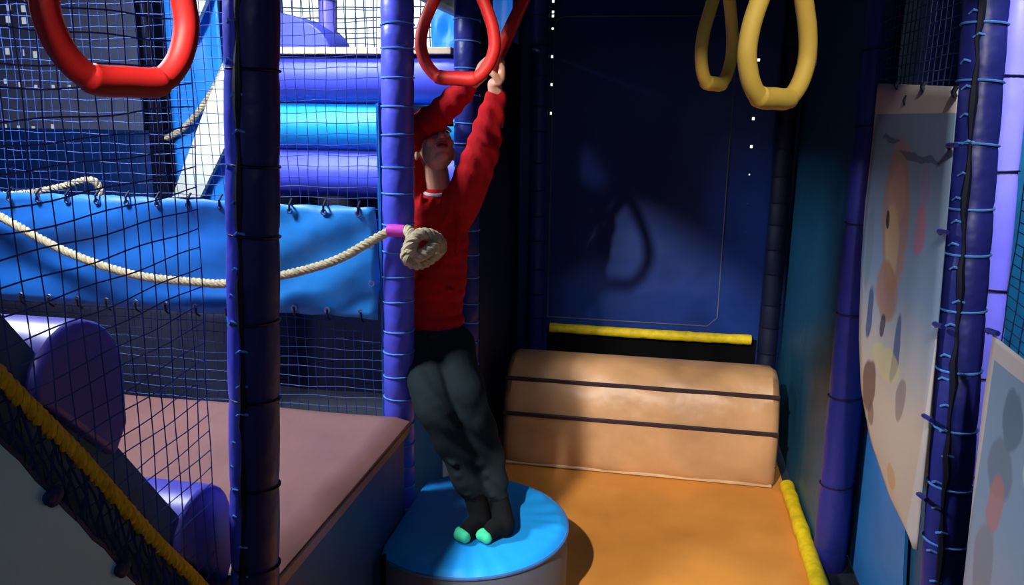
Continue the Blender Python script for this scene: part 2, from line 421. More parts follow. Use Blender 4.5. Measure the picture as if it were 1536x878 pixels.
mesh('top', mat('cushion_top', (30, 160, 250), .5, 5, .06, .2, 30, .4), ctop, cu)
tag(mesh('piping', mat('cushion_piping', (60, 110, 180), .5), lambda b: b.tube([(CC.x+(CR+.001)*math.cos(i*math.pi/40), CC.y+(CR+.001)*math.sin(i*math.pi/40), CZ-.022) for i in range(80)], .006, 6, closed=True) or clampx(b), cu), 'seam piping round the rim')
q = P(555, 790, 'x', -.93); 
tag(mesh('strap', BLACK, lambda b: b.tube([(-.815, 2.185, .30), (-.812, 2.165, .2), (-.812, 2.15, .10), (-.805, 2.13, .012), (-.78, 2.10, .012)], .014, 6, flat=.4)), 'black webbing strap hanging between the deck side and the round cushion', 'strap')

# ------------------------------------------------------------------ nets
def net(name, fn, us, vs, r, m, label, sag=.0, parent=None, mask=None, w2=1.0):
    """fn(u,v)->point. one strand per u and per v"""
    b = MB()
    def strand(pts, rad):
        run = []
        for p in pts+[None]:
            if p is None:
                if len(run) > 1: b.tube(run, rad, 4, caps=False)
                run = []
            else: run.append(p)
    nu = len(us); nv = len(vs)
    for v in vs:
        ph = random.uniform(0, 6)
        a = random.uniform(.4, 1)*sag
        strand([None if (mask and not mask(u, v)) else fn(u, v - a*math.sin(math.pi*i/(nu-1)) + .0025*math.sin(i*.9+ph)) for i, u in enumerate(us)], r)
    for u in us:
        ph = random.uniform(0, 6)
        strand([None if (mask and not mask(u, v)) else fn(u+.003*math.sin(j*.7+ph), v - .7*sag*math.sin(math.pi*us.index(u)/(nu-1))) for j, v in enumerate(vs)], r*w2)
    o = b.build(name, m, None, smooth=False, fixn=False)
    return tag(o, label, 'net')
def rng(a, b, s): n = max(2, int(round((b-a)/s))); return [a+(b-a)*i/n for i in range(n+1)]
XN = -.905
# sloping line of the stair: through the yellow rope
ra = P(0, 575, 'x', XN); rb = P(290, 878, 'x', XN); SL = (rb.z-ra.z)/(rb.y-ra.y)
def rope_z(y): return ra.z+SL*(y-ra.y)
net('climbing_net', lambda u, v: (XN+.012*math.sin(u*3.1)*math.sin(v*2.3), u, v+.02*(u-1.2)), rng(.375, AY-.055, .038), rng(.3, 2.5, .039), .0014, NET,
    'blue square mesh net stretched between the added shading post and the laced blue post', .02, mask=lambda u, v: v > rope_z(u)-.17)
YN = 2.575
net('back_net', lambda u, v: (u, YN+.012*math.sin(u*5)*math.sin(v*4), v), rng(-3.0, BXp-.05, .036), rng(.6, 2.5, .036), .0013, NET,
    'blue square mesh net behind the deck carrying the blue vinyl panel', .018)
net('banner_net', lambda u, v: (.675, u, v), rng(2.12, 2.93, .045), rng(1.5, 2.44, .03), 0.0016, NETD,
    'dark net between the two navy posts behind the printed banner', .006)
net('side_net', lambda u, v: (.70, u, v-.05*(1.8-u)), rng(.7, 1.76, .045), rng(.05, 2.6, .022), .0013, NETD,
    'dense dark net in front of the bright side window', .004)
net('window_net', lambda u, v: (u, 4.25, v), rng(-2.3, -1.0, .052), rng(1.96, 2.9, .052), .003, NETD,
    'dark square net before the bright hall window above the rollers', .004)

# blue tarp panels laced into the back net
def tarp(x0, x1, z0, z1, label, m):
    t = thing('vinyl_panel', ((x0+x1)/2, YN-.02, z0), label, 'panel', None)
    nx = max(8, int((x1-x0)/.03)); nz = 14
    def fn(i, j):
        u = i/nx; v = j/nz; x = x0+(x1-x0)*u; z = z0+(z1-z0)*v
        e = 4*u*(1-u)
        z += (.012*(1-abs(math.sin(u*math.pi*4))) if 0 else 0)
        return (x, YN-.028+.012*math.sin(v*6+u*5)*math.sin(u*7+1)+.006*math.sin(v*13-u*9), z+(v-.5)*.012*abs(math.cos(u*math.pi*(x1-x0)/.12)))
    mesh('sheet', m, lambda b: b.grid(fn, nx, nz), t, solid=.003)
    n = max(3, int(round((x1-x0)/.125)))
    for i in range(n):
        x = x0+(i+.5)*(x1-x0)/n
        for z, s in ((z1-.018, 1), (z0+.018, -1)):
            mesh('eyelet', STEEL, lambda b: b.tube([(x+.009*math.cos(k*.785), YN-.040, z+.009*math.sin(k*.785)) for k in range(8)], .0035, 5, closed=True), t)
            mesh('tie', TIEB, lambda b: b.tube([(x, YN-.044, z), (x+.002, YN-.046, z+s*.022), (x, YN-.02, z+s*.04)], .004, 5), t)
    for z in (z0+.12, z0+.25):
        mesh('eyelet', STEEL, lambda b: b.tube([(x1-.02+.009*math.cos(k*.785), YN-.040, z+.009*math.sin(k*.785)) for k in range(8)], .0035, 5, closed=True), t)
    return t
tarp(-1.44, BXp-.05, .982, 1.358, 'sky blue vinyl panel with steel eyelets beside the tied blue post', TARP)
tarp(-2.9, -1.455, .965, 1.365, 'long blue vinyl panel with steel eyelets laced behind the near net', mat('tarp_shaded', (28, 108, 205), .5, 3, .1, fold=.4, fscale=3))  # darker tarp blue paints the stretch that lies in shade

# ------------------------------------------------------------------ hemp rope
def twisted(b, path, r, pitch=.055, strands=3, n=7):
    s = 0; L = [[] for _ in range(strands)]
    T = None; u = None
    for i, p in enumerate(path):
        t = (path[min(i+1, len(path)-1)]-path[max(i-1, 0)]).normalized()
        if u is None:
            a = Vector((0, 0, 1)) if abs(t.z) < .9 else Vector((1, 0, 0)); u = a
        u = (u-t*u.dot(t)).normalized(); v = t.cross(u)
        if i: s += (path[i]-path[i-1]).length
        for k in range(strands):
            q = 2*math.pi*(s/pitch+k/strands); L[k].append(p+u*(math.cos(q)*r*.5)+v*(math.sin(q)*r*.5))
    for k in range(strands): b.tube(L[k], r*.56, n)
def resample(path, step):
    out = [path[0]]; acc = 0
    for i in range(1, len(path)):
        d = path[i]-path[i-1]; l = d.length; t = step-acc
        while t <= l: out.append(path[i-1]+d*(t/l)); t += step
        acc = (acc+l) % step
    return out
YR = 2.50
rp = thing('hemp_rope', (BXp, YR, 1.2), 'thick twisted hemp rope slung over the deck and knotted to the tied post', 'rope')
pts = [P(x, y, 'y', YR) for x, y in ((-60, 292), (0, 325), (100, 378), (200, 412), (300, 424), (345, 425), (420, 414), (500, 392), (560, 360), (588, 346), (612, 346))]
path = resample(spline(pts, 14), .006)
mesh('strand_run', ROPE, lambda b: twisted(b, path, .0155), rp)
K = P(634, 372, 'y', 2.495)
kp = [P(612, 346, 'y', YR), P(618, 356, 'y', 2.465), P(610, 385, 'y', 2.435), P(625, 396, 'y', 2.455), P(645, 388, 'y', 2.485), P(662, 370, 'y', 2.495), P(650, 355, 'y', 2.465), P(630, 352, 'y', 2.435), P(618, 366, 'y', 2.425), P(622, 384, 'y', 2.445), P(640, 378, 'y', 2.435), P(655, 366, 'y', 2.455)]
mesh('knot', ROPE, lambda b: twisted(b, resample(spline(kp, 10), .005), .021, .05), rp)
tp = [P(582, 346, 'y', YR), P(592, 346, 'y', YR), P(607, 347, 'y', YR)]
tag(mesh('tape', mat('pink_tape', (214, 70, 190), .4), lambda b: b.tube(spline(tp, 4), .021, 14), rp), 'pink tape wound round the rope')

# ------------------------------------------------------------------ stair at the lower left
st = thing('stair_ramp', (-1.5, 1.3, 0), 'steep blue ramp carrying the purple log steps beside the yellow rope', 'ramp')
t0 = P(0, 470, 'x', XN-.045); SLt = -1.385
def tz(y): return t0.z+SLt*(y-t0.y)
ya, yb_ = .5, 1.40
mesh('side_panel', mat('ramp_side', (40, 90, 125), .6, 3, .1), lambda b: b.prism([(XN-.045, ya, tz(ya)), (XN-.045, yb_, tz(yb_)), (XN-.045, yb_, 0.0), (XN-.045, ya, 0.0)], (-.02, 0, 0)), st, smooth=False)
mesh('slope', mat('ramp_side', (0, 0, 0)), lambda b: b.prism([(XN-.066, ya, tz(ya)-.10), (XN-.066, yb_, tz(yb_)-.10), (XN-.066, yb_, tz(yb_)-.16), (XN-.066, ya, tz(ya)-.16)], (-.8, 0, 0)), st, smooth=False)
def logstep(cy, cz, label):
    t = thing('log_step', (XN-.4, cy, cz-.15), label, 'step', 'purple log steps on the ramp')
    def fn(b):
        r = .106; prof = []
        for k in range(13):
            q = math.pi*(1.0-k/12); prof.append((cy+r*math.cos(q), cz+r*math.sin(q)))
        prof += [(cy+r*.98, cz-.11), (cy+r*.6, cz-.16), (cy-r*.7, cz-.02)]
        b.prism([(XN-.028, y, z) for y, z in prof], (-.82, 0, 0))
    bevel(mesh('foam_log', mat('log_purple', (84, 78, 190), .4, 4, .1, .1, 20, fold=.2, fscale=4), fn, t), .012)
    return t
logstep(1.11, 1.225, 'upper purple rounded log step on the ramp behind the near net')
logstep(1.425, .775, 'lower purple rounded log step on the ramp near the foot of the laced post')
# near side panel and yellow rope
pa = P(0, 660, 'x', XN+.03); pb_ = P(210, 878, 'x', XN+.03); sl2 = (pb_.z-pa.z)/(pb_.y-pa.y)
def pz(y): return pa.z+sl2*(y-pa.y)
mesh_o = mesh('slope_panel', mat('slope_panel', (176, 222, 250), .6, 2, .1, fold=.3, fscale=2), lambda b: b.prism([(XN+.03, .40, pz(.40)), (XN+.03, 1.40, pz(1.40)), (XN+.03, 1.40, .0), (XN+.03, .40, .0)], (-.012, 0, 0)), smooth=False)
tag(mesh_o, 'pale blue sloped vinyl panel laced under the yellow rope', 'panel')
bnd = mesh('lacing_edge', NETD, lambda b: b.tube([(XN+.026, .42+i*.97/40, pz(.42+i*.97/40)+random.uniform(-.004, .004)) for i in range(41)], .006, 6), mesh_o)
for y in (.95, 1.08, 1.225):
    mesh('lacing_knot', NETD, lambda b: [b.ball((XN+.035, y+.006*k, pz(y)-.012+.006*(k % 2)), (.008, .014, .012), 8, 6) for k in range(-1, 2)], mesh_o)
yr = [Vector((XN+.012, .40+i*1.0/200, rope_z(.40+i*1.0/200)+.004*math.sin(i*.11))) for i in range(201)]
tag(mesh('yellow_rope', mat('yellow_rope', (226, 176, 22), .7, 60, .2, .3, 150), lambda b: twisted(b, yr, .014, .055)), 'thick yellow rope running down the edge of the near net', 'rope')
fr = MB()
for k in range(34):            # diamond fringe between the rope and the sloped panel
    for s in (1, -1):
        p_ = []
        for i in range(7):
            t = i/6; y = .42+k*.029+s*.05*(t-.5)
            zt = rope_z(y); zb = pz(y); x = XN+.012+(.018)*t
            p_.append((x, y+.004*math.sin(i*2+k), zt+(zb-zt)*t))
        fr.tube(p_, .0028, 4, caps=False)
tag(fr.build('rope_fringe_net', NETD, None, smooth=False, fixn=False), 'dark diamond mesh strip between the yellow rope and the pale blue panel', 'net')

# ------------------------------------------------------------------ roller zone behind the deck
YC = 3.80
def roller(zc, r, m, label, x0=-1.98, x1=-.96):
    t = thing('roller', ((x0+x1)/2, YC, zc-r), label, 'roller', 'padded rollers behind the back net')
    def fn(b):
        n = 36; k = 20
        def f(i, j):
            q = 2*math.pi*j/n; e = min(i, k-i)/k; rr = r*(1 if e > .02 else .93)
            return (x0+(x1-x0)*i/k, YC+rr*math.cos(q), zc+rr*math.sin(q))
        b.grid(f, k, n)
        b.f.append(tuple(range(n))); b.f.append(tuple(k*(n+1)+j for j in range(n)))
    mesh('foam_roller', m, fn, t)
    for x in (x0+.01, x1-.0): mesh('end_cap', NAVY, lambda b: b.tube([(x-.012, YC, zc), (x+.012, YC, zc)], r*.7, 20), t)
    return t
roller(P(490, 112, 'y', YC-.1).z-.005, .128, ROLLP, 'purple blue padded roller, topmost of the three')
roller(P(490, 190, 'y', YC-.1).z, .112, ROLLC, 'cyan padded roller between two purple ones')
roller(P(490, 262, 'y', YC-.1).z, .115, ROLLP, 'purple blue padded roller, lowest of the three')
zu = P(490, 78, 'y', 3.74).z
tag(boxo('upper_deck', (-2.0, 3.66, zu-.016), (-.99, 4.9, zu+.016), BEIGE, bev=.004), 'beige upper deck board above the topmost roller', 'platform')
# rounded purple bump and slim posts standing on the upper deck
q0 = P(415, 70, 'y', 3.95); q1 = P(500, 70, 'y', 3.95)
bump = MB(); cx = q0.x-.05; wd = q1.x-cx
bump.prism([(cx-.5, 3.9, zu+.02)]+[(cx-.5 if k == 0 else cx+wd*math.sin(math.pi/2*k/10)*1.0, 3.9, zu+.02+(.19*math.cos(math.pi/2*k/10))) for k in range(0, 11)], (0, .3, 0))
tag(bevel(bump.build('foam_hump', ROLLP, None), .01), 'rounded purple foam hump on the upper deck', 'foam shape')
for px_, lab in ((492, 'slim purple post on the upper deck beside the foam hump'),):
    q = P(px_, 40, 'y', 4.12)
    post(q.x, 4.12, zu+.016, 3.0, .042, lab, PURP, .3, TIEB)
# blue vinyl sheets seen past the tied post and left of the rollers
def sheet(name, a, b, y, m, label, bow=.02, z0=None):
    """vinyl sheet between two photo pixels at depth y"""
    p, q = P(*a, 'y', y), P(*b, 'y', y)
    if z0 is not None: q.z = z0
    o = mesh(name, m, lambda g: g.grid(lambda i, j: (p.x+(q.x-p.x)*i/12, y+bow*math.sin(i*.9)*math.cos(j*.5), q.z+(p.z-q.z)*j/12), 12, 12), solid=.006)
    return tag(o, label, 'panel')
sheet('blue_sheet', (647, 4), (705, 80), 4.15, SKYB, 'bright blue vinyl sheet above the rollers behind the near red ring')
tag(boxo('blue_sheet', (-.975, 2.635, -.02), (-.965, 3.40, P(670, 160, 'x', -.97).z), TARP, bev=0), 'bright blue vinyl sheet between two padded posts behind the child', 'panel')
sheet('blue_sheet', (243, -30), (347, 300), 3.75, SKYB, 'bright blue vinyl sheet with a pale rail left of the rollers', z0=-.02)
sheet('blue_sheet', (725, -40), (800, 210), 5.2, SKYB, 'blue vinyl sheet glimpsed above the dark lane sheet', z0=-.02)
YS = 4.75; gp = []
for x, y in ((13, 11), (35, 13), (60, 20), (82, 24), (12, 29), (36, 31), (60, 34), (11, 77), (33, 79), (53, 82), (82, 84), (8, 122), (30, 127), (54, 131), (80, 131), (104, 131), (8, 190), (28, 192), (50, 193), (79, 190)):
    q = P(x, y, 'y', YS); k = 1 if y < 100 else .75; gp.append((q.x, q.z, .019*k, .021*k))
qa = P(-120, -60, 'y', YS); qb = P(216, 200, 'y', YS)
us, vs, ho = breaks((qa.x, qb.z), (qb.x, qa.z), gp)
tag(sheet_with_gaps('grey_sheet', mat('grey_blue', (140, 152, 190), .7, 4, .1), (0, YS, 0), (1, 0, 0), (0, 0, 1), us, vs, ho), 'grey blue sheet with rows of small bright gaps far behind the near net', 'panel')
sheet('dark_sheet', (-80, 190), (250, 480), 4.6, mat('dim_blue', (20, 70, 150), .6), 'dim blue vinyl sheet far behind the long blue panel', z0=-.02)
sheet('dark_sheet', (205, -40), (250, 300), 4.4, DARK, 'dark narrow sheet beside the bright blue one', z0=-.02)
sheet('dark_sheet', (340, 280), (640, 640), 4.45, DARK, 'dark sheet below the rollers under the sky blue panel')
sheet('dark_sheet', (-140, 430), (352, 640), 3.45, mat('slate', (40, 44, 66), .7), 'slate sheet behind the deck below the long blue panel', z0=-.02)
# pale sloping rail and thin rope on the left blue sheet
ra2 = [P(x, y, 'y', 3.68) for x, y in ((312, 150), (352, 60), (352, 190), (300, 296), (258, 296))]
tag(mesh('pale_rail', WHITE, lambda b: b.prism(ra2, (0, .03, 0)), smooth=False), 'pale sloping padded rail on the bright blue sheet', 'rail')
ra3 = [P(x, y, 'y', 3.68) for x, y in ((270, 90), (280, -20), (318, -20), (284, 60))]
tag(mesh('pale_flap', WHITE, lambda b: b.prism(ra3, (0, .03, 0)), smooth=False), 'pale flap at the upper edge of the bright blue sheet', 'panel')
r4 = resample(spline([P(x, y, 'y', 3.72) for x, y in ((345, 80), (325, 125), (300, 165), (272, 195), (248, 208))], 10), .008)
tag(mesh('thin_rope', ROPE, lambda b: twisted(b, r4, .016)), 'pale rope slanting across the bright blue sheet', 'rope')
r5 = resample(spline([P(x, y, 'y', 2.62) for x, y in ((-60, 300), (-30, 296), (40, 290), (90, 281), (135, 270), (150, 285), (155, 310))], 10), .008)
tag(mesh('thin_rope', ROPE, lambda b: twisted(b, r5, .014)), 'pale rope end above the long blue panel', 'rope')

# ------------------------------------------------------------------ right side: panels and banners
def xpoly(name, pix, x, m, label, th=.01, cat='panel'):
    o = mesh(name, m, lambda b: b.prism([P(a, c, 'x', x) for a, c in pix], (th, 0, 0)), smooth=False); return tag(o, label, cat)
tag(boxo('upper_sheet', (.80, 2.30, 1.72), (.81, 3.70, 2.45), BACK, bev=0), 'dark blue vinyl sheet behind the net above the tied banner', 'panel')
LB = mat('lower_blue', (52, 130, 205), .5, 3, .1, fold=.4, fscale=3)
o = mesh('lower_sheet', LB, lambda b: b.prism([(.78, 3.5, .0), (.78, 3.5, 1.72), (.78, 2.60, 1.72), (.78, 2.46, .55), (.78, 2.32, 0)], (.01, 0, 0)), smooth=False)
tag(o, 'mid blue vinyl sheet below the banner beside the navy post', 'panel')
tag(boxo('teal_sheet', (.80, 2.24, .0), (.81, 2.7, 1.70), TEAL, bev=0), 'dark teal vinyl sheet behind the lower end of the banner', 'panel')
post(1.0, 2.50, -.02, 2.7, .05, 'purple padded post behind the dense side net', PURP, .3, TIEB, leany=.13)
tag(boxo('cyan_sheet', (1.6, 3.7, 0), (1.61, 4.22, 2.7), mat('cyan_sheet', (40, 170, 235), .5), bev=0), 'cyan vinyl sheet behind the dense side net', 'panel')

def banner_mat(name, blobs, top, bot, border):
    m = bpy.data.materials.new(name); m.use_nodes = True; nt = m.node_tree; N = nt.nodes; L = nt.links
    b = N['Principled BSDF']; b.inputs['Roughness'].default_value = .55
    uv = N.new('ShaderNodeUVMap'); uv.uv_map = 'UVMap'; sp = N.new('ShaderNodeSeparateXYZ'); L.new(uv.outputs[0], sp.inputs[0])
    def math_(op, a, c=None):
        n = N.new('ShaderNodeMath'); n.operation = op
        for i, v in enumerate((a, c)):
            if v is None: continue
            if isinstance(v, (int, float)): n.inputs[i].default_value = v
            else: L.new(v, n.inputs[i])
        return n.outputs[0]
    nz = N.new('ShaderNodeTexNoise'); nz.inputs['Scale'].default_value = 7; L.new(uv.outputs[0], nz.inputs['Vector'])
    U = math_('ADD', sp.outputs[0], math_('MULTIPLY', math_('SUBTRACT', nz.outputs['Fac'], .5), .10))
    V = math_('ADD', sp.outputs[1], math_('MULTIPLY', math_('SUBTRACT', nz.outputs['Fac'], .5), .05))
    r = N.new('ShaderNodeValToRGB'); cr = r.color_ramp
    cr.elements[0].position = bot[1]; cr.elements[0].color = lin(bot[0])+(1,)
    cr.elements[1].position = top[1]; cr.elements[1].color = lin(top[0])+(1,)
    L.new(V, r.inputs[0]); col = r.outputs[0]
    def mix(f, c):
        nonlocal col
        n = N.new('ShaderNodeMix'); n.data_type = 'RGBA'; L.new(f, n.inputs[0]); L.new(col, n.inputs[6]); n.inputs[7].default_value = lin(c)+(1,)
        col = n.outputs[2]
    for cx, cy, rx_, ry_, c, op in blobs:
        d = math_('ADD', math_('POWER', math_('DIVIDE', math_('SUBTRACT', U, cx), rx_), 2.0), math_('POWER', math_('DIVIDE', math_('SUBTRACT', V, cy), ry_), 2.0))
        f = math_('MULTIPLY', math_('MINIMUM', math_('MAXIMUM', math_('MULTIPLY', math_('SUBTRACT', 1.15, d), 3.0), 0.0), 1.0), op)
        mix(f, c)
    for ch, lo, hi in border:
        src = sp.outputs[ch]
        if hi is None: f = math_('GREATER_THAN', src, lo)
        else: f = math_('LESS_THAN', src, hi)
        mix(math_('MULTIPLY', f, .9), (205, 195, 190))
    L.new(col, b.inputs['Base Color']); return m
def banner(name, outline, x, m, label, bulge, eyelets):
    """outline(v)-> (left pixel, right pixel) for v from top 0 to bottom 1"""
    t = thing(name, outline(1.0)[2], label, 'banner')
    nv, nu = 40, 16; b = MB(); uvs = []
    def fn(i, j):
        l, r, _ = outline(i/nv); q = l.lerp(r, j/nu)
        return (q.x-bulge*math.sin(math.pi*j/nu)*(.5+.5*math.sin(i*.23)), q.y, q.z)
    b.grid(fn, nv, nu)
    o = b.build('sheet', m, t, fixn=False)
    ul = o.data.uv_layers.new(name='UVMap')
    zt = max(v.co.z for v in o.data.vertices); zb = min(v.co.z for v in o.data.vertices)
    y0 = min(v.co.y for v in o.data.vertices); y1 = max(v.co.y for v in o.data.vertices)
    for lp in o.data.loops:
        co = o.data.vertices[lp.vertex_index].co; ul.data[lp.index].uv = ((y1-co.y)/(y1-y0), (co.z-zb)/(zt-zb))
    md = o.modifiers.new('thickness', 'SOLIDIFY'); md.thickness = .003; md.offset = 0
    for e in eyelets:
        q = P(e[0], e[1], 'x', x-.006)
        mesh('tie', TIEB if len(e) < 3 else NAVY, lambda g: g.tube([q, q+Vector((-.008, -.012, .006)), q+Vector((.0, -.045, .008))] if len(e) > 2 else [q+Vector((0, 0, .012)), q+Vector((-.006, 0, .0)), q+Vector((0, 0, -.012))], .006, 6), t)
    return t
bm1 = banner_mat('banner_print', [
    (.45, .66, .15, .20, (162, 122, 104), .75), (.46, .72, .10, .07, (178, 140, 118), .6), (.44, .60, .09, .10, (190, 165, 130), .8), (.38, .655, .025, .025, (24, 20, 26), .9),
    (.42, .47, .14, .075, (156, 112, 94), .8), (.42, .38, .03, .03, (40, 34, 40), .8),
    (.25, .385, .035, .075, (64, 84, 128), .9), (.60, .36, .04, .085, (64, 84, 128), .9),
    (.70, .66, .05, .06, (176, 104, 124), .7), (.72, .76, .04, .05, (150, 120, 150), .5),
    (.35, .20, .09, .07, (104, 66, 62), .85), (.42, .14, .05, .03, (110, 74, 70), .7),
    (.72, .26, .05, .05, (110, 92, 96), .6), (.5, .30, .16, .04, (206, 190, 120), .5), (.75, .08, .05, .03, (200, 140, 70), .6),
    (.3, .85, .12, .008, (60, 76, 104), .8), (.62, .82, .2, .008, (60, 76, 104), .7), (.15, .55, .06, .12, (110, 124, 140), .5)],
    ((122, 146, 176), .5), ((202, 182, 162), .22), [(1, .915, None), (0, .93, None), (0, 0, .035)])
TL, TR, BR = P(1317, 125, 'x', .645), P(1437, 130, 'x', .645), P(1375, 824, 'x', .645)
LEFT = [(0, 1317, 125), (.13, 1310, 205), (.27, 1298, 310), (.42, 1292, 400), (.57, 1289, 505), (.68, 1292, 585), (.79, 1306, 660), (.9, 1335, 745), (1.0, 1374, 823)]
RIGHT = [(0, 1437, 130), (.5, 1408, 475), (1.0, 1376, 825)]
def lerp_t(tab, v):
    for a, c in zip(tab, tab[1:]):
        if v <= c[0]+1e-9:
            t = (v-a[0])/(c[0]-a[0]); return (a[1]+(c[1]-a[1])*t, a[2]+(c[2]-a[2])*t)
    return tab[-1][1:]
def out1(v): return P(*lerp_t(LEFT, v), 'x', .645), P(*lerp_t(RIGHT, v), 'x', .645), BR
banner('printed_banner', out1, .645, bm1, 'faded seaside banner with white border tied between the two navy posts', .012,
       [(1347, 128), (1387, 130), (1360, 151), (1434, 138), (1424, 222, 1), (1411, 350, 1), (1404, 488, 1), (1388, 625, 1), (1380, 742, 1)])
bm2 = banner_mat('banner_print_near', [
    (.36, .80, .10, .10, (86, 112, 136), .8), (.30, .62, .14, .10, (100, 118, 140), .7), (.55, .72, .03, .08, (176, 196, 206), .8), (.65, .70, .03, .08, (60, 84, 104), .8),
    (.30, .50, .07, .10, (184, 120, 116), .7), (.28, .28, .12, .14, (128, 130, 144), .7), (.62, .16, .14, .10, (168, 104, 66), .85)],
    ((128, 156, 184), .5), ((160, 168, 190), .1), [(1, .93, None), (0, 0, .07)])
TL2, TR2 = P(1492, 505, 'x', .68), P(1560, 560, 'x', .68)
def out2(v):
    l = lerp_t([(0, 1490, 503), (.3, 1476, 600), (1, 1440, 930)], v); r = lerp_t([(0, 1600, 585), (.3, 1595, 680), (1, 1580, 1010)], v)
    return P(*l, 'x', .675), P(*r, 'x', .675), P(1440, 930, 'x', .675)
banner('printed_banner', out2, .675, bm2, 'pale blue printed banner with white border under the dense side net', .006, [(1483, 498, 1)])

# ------------------------------------------------------------------ rings
RP = [(.0, 0), (.040, 0.0), (.062, .010), (.083, .034), (.096, .066), (.099, .095), (.092, .135), (.074, .180), (.052, .225), (.030, .265), (.014, .288), (0, .294)]
def ring(bottom, wdir, udir, m, label, anchor, scale=1.0, rad=.0165, strap_m=BLACK):
    B = Vector(bottom); W = Vector(wdir).normalized(); Uv = Vector(udir).normalized(); W = (W-Uv*W.dot(Uv)).normalized()
    t = thing('hanging_ring', B, label, 'ring')
    half = spline([(a, b, 0) for a, b in RP], 5)
    loop = [(p.x, p.y) for p in half]+[(-p.x, p.y) for p in half[-2:0:-1]]
    pts = [B+W*(a*scale)+Uv*(b*scale+rad) for a, b in loop]
    rr = []
    for a, b in loop: rr.append(rad*(1.18 if b < .004 else 1.0)*scale)
    b = MB(); b.tube(pts, rr, 12, closed=True); b.build('grip', m, t)
    top = B+Uv*((.294)*scale+rad)
    mesh('strap', strap_m, lambda g: g.tube([top-Uv*.03, top+(Vector(anchor)-top)*.5, Vector(anchor)], .014, 8, flat=.25), t)
    return t
def rot_w(deg): a = math.radians(deg); return (math.cos(a), math.sin(a), 0)
b1 = P(192, 142, 'y', 1.02); ring(b1, rot_w(68), (0.0, 0, 1), RRING, 'red plastic hanging ring in front of the near net', (b1.x, b1.y, 2.45), 1.02, .0175)
b2 = P(684, 127, 'y', 2.15); ring(b2, rot_w(5), (.04, .0, 1), RRING, 'empty red hanging ring beside the raised hands of the child', (b2.x+.03, b2.y, 2.45), 1.0)
b4 = P(1160, 162, 'y', 1.72); ring(b4, rot_w(48), (.01, 0, 1), YRING, 'larger yellow hanging ring close to the teal wall', (b4.x, b4.y, 2.45), 1.0, .0185)
b5 = P(1070, 135, 'y', 2.42); ring(b5, rot_w(62), (.03, 0, 1), YRING, 'smaller looking yellow hanging ring before the back sheet', (b5.x+.01, b5.y, 2.45), 1.0, .0175)
b3 = P(738, 104, 'y', 2.58); U3 = Vector((.42, .03, .90)).normalized(); W3 = Vector((-.16, 1, .03))
top3 = b3+U3*.31
ring(b3, W3, U3, RRING, 'red hanging ring gripped in both hands of the child', top3+U3*((2.45-top3.z)/U3.z), 1.0, .0155)

# ------------------------------------------------------------------ the child
SKIN = mat('skin', (214, 156, 132), .55, 20, .06, .1, 120, .35)
RED = mat('red_jumper', (178, 22, 30), .85, 40, .1, .3, 220, .15)
TROU = mat('dark_trousers', (34, 44, 48), .9, 10, .15, .2, 200, .1)
SOCK = mat('black_socks', (18, 19, 22), .95, 30, .1, .2, 200, .1)
GREEN = mat('green_toe', (60, 205, 150), .8, 30, .1)
HAIR = mat('brown_hair', (72, 48, 34), .7, 60, .2, .4, 150)
child = thing('person', (-.55, 2.40, CZ), 'child in red jumper and dark trousers standing on the round cushion gripping a red ring', 'person')
def fuse(b, name, m, voxel, smooth, parent=child, disp=None):
    """one continuous surface from the overlapping volumes in b"""
    o = b.build(name, m, None, smooth=False)
    md = o.modifiers.new('r', 'REMESH'); md.mode = 'VOXEL'; md.voxel_size = voxel
    ms = o.modifiers.new('s', 'SMOOTH'); ms.iterations = smooth; ms.factor = .5
    dg = bpy.context.evaluated_depsgraph_get(); me = bpy.data.meshes.new_from_object(o.evaluated_get(dg)); o.modifiers.clear()
    if disp:
        for v, n in zip(me.vertices, [tuple(v.normal) for v in me.vertices]): v.co += Vector(n)*disp(v.co)
    for p in me.polygons: p.use_smooth = True
    me.materials.clear(); me.materials.append(m); o.data = me; me.name = name
    o.parent = parent; o.matrix_parent_inverse = Matrix.Translation(-parent.location); return o
def limb(b, pts, rr, n=16, sub=6):
    pts = [Vector(p) for p in pts]; sp = spline(pts, sub); k = len(pts)-1; r = []
    for i in range(len(sp)):
        t = i/sub; a = min(int(t), k-1); r.append(rr[a]+(rr[a+1]-rr[a])*(t-a))
    b.tube(sp, r, n); b.ball(pts[0], rr[0], n, 10); b.ball(pts[-1], rr[-1], n, 10)
# joints (r = image left arm/leg, l = image right)
barc = b3+U3*.0155                       # centre of the ring's grip bar
W3n = (W3-U3*W3.dot(U3)).normalized()
hr = barc+W3n*.052+U3*.006; hl = barc-W3n*.036+U3*.002
J = dict(pel=P(650, 508, 'y', 2.73), ch=P(645, 368, 'y', 2.75), nk=P(656, 290, 'y', 2.725),
         sr=P(622, 300, 'y', 2.755), sl=P(694, 300, 'y', 2.72), er=P(625, 206, 'y', 2.70), wr=P(697, 134, 'y', 2.59),
         el=P(722, 230, 'y', 2.60), wl=P(742, 152, 'y', 2.57))
hipR = J['pel']+Vector((-.066, 0, -.02)); hipL = J['pel']+Vector((.066, 0, -.02))
knR = P(656, 616, 'y', 2.49); knL = P(704, 610, 'y', 2.53); anR = P(713, 745, 'y', 2.44); anL = P(746, 748, 'y', 2.47)
toeR = P(688, 805, 'z', CZ+.022); toeL = P(721, 805, 'z', CZ+.022)
heelR = P(722, 788, 'z', CZ+.030); heelL = P(757, 792, 'z', CZ+.030)
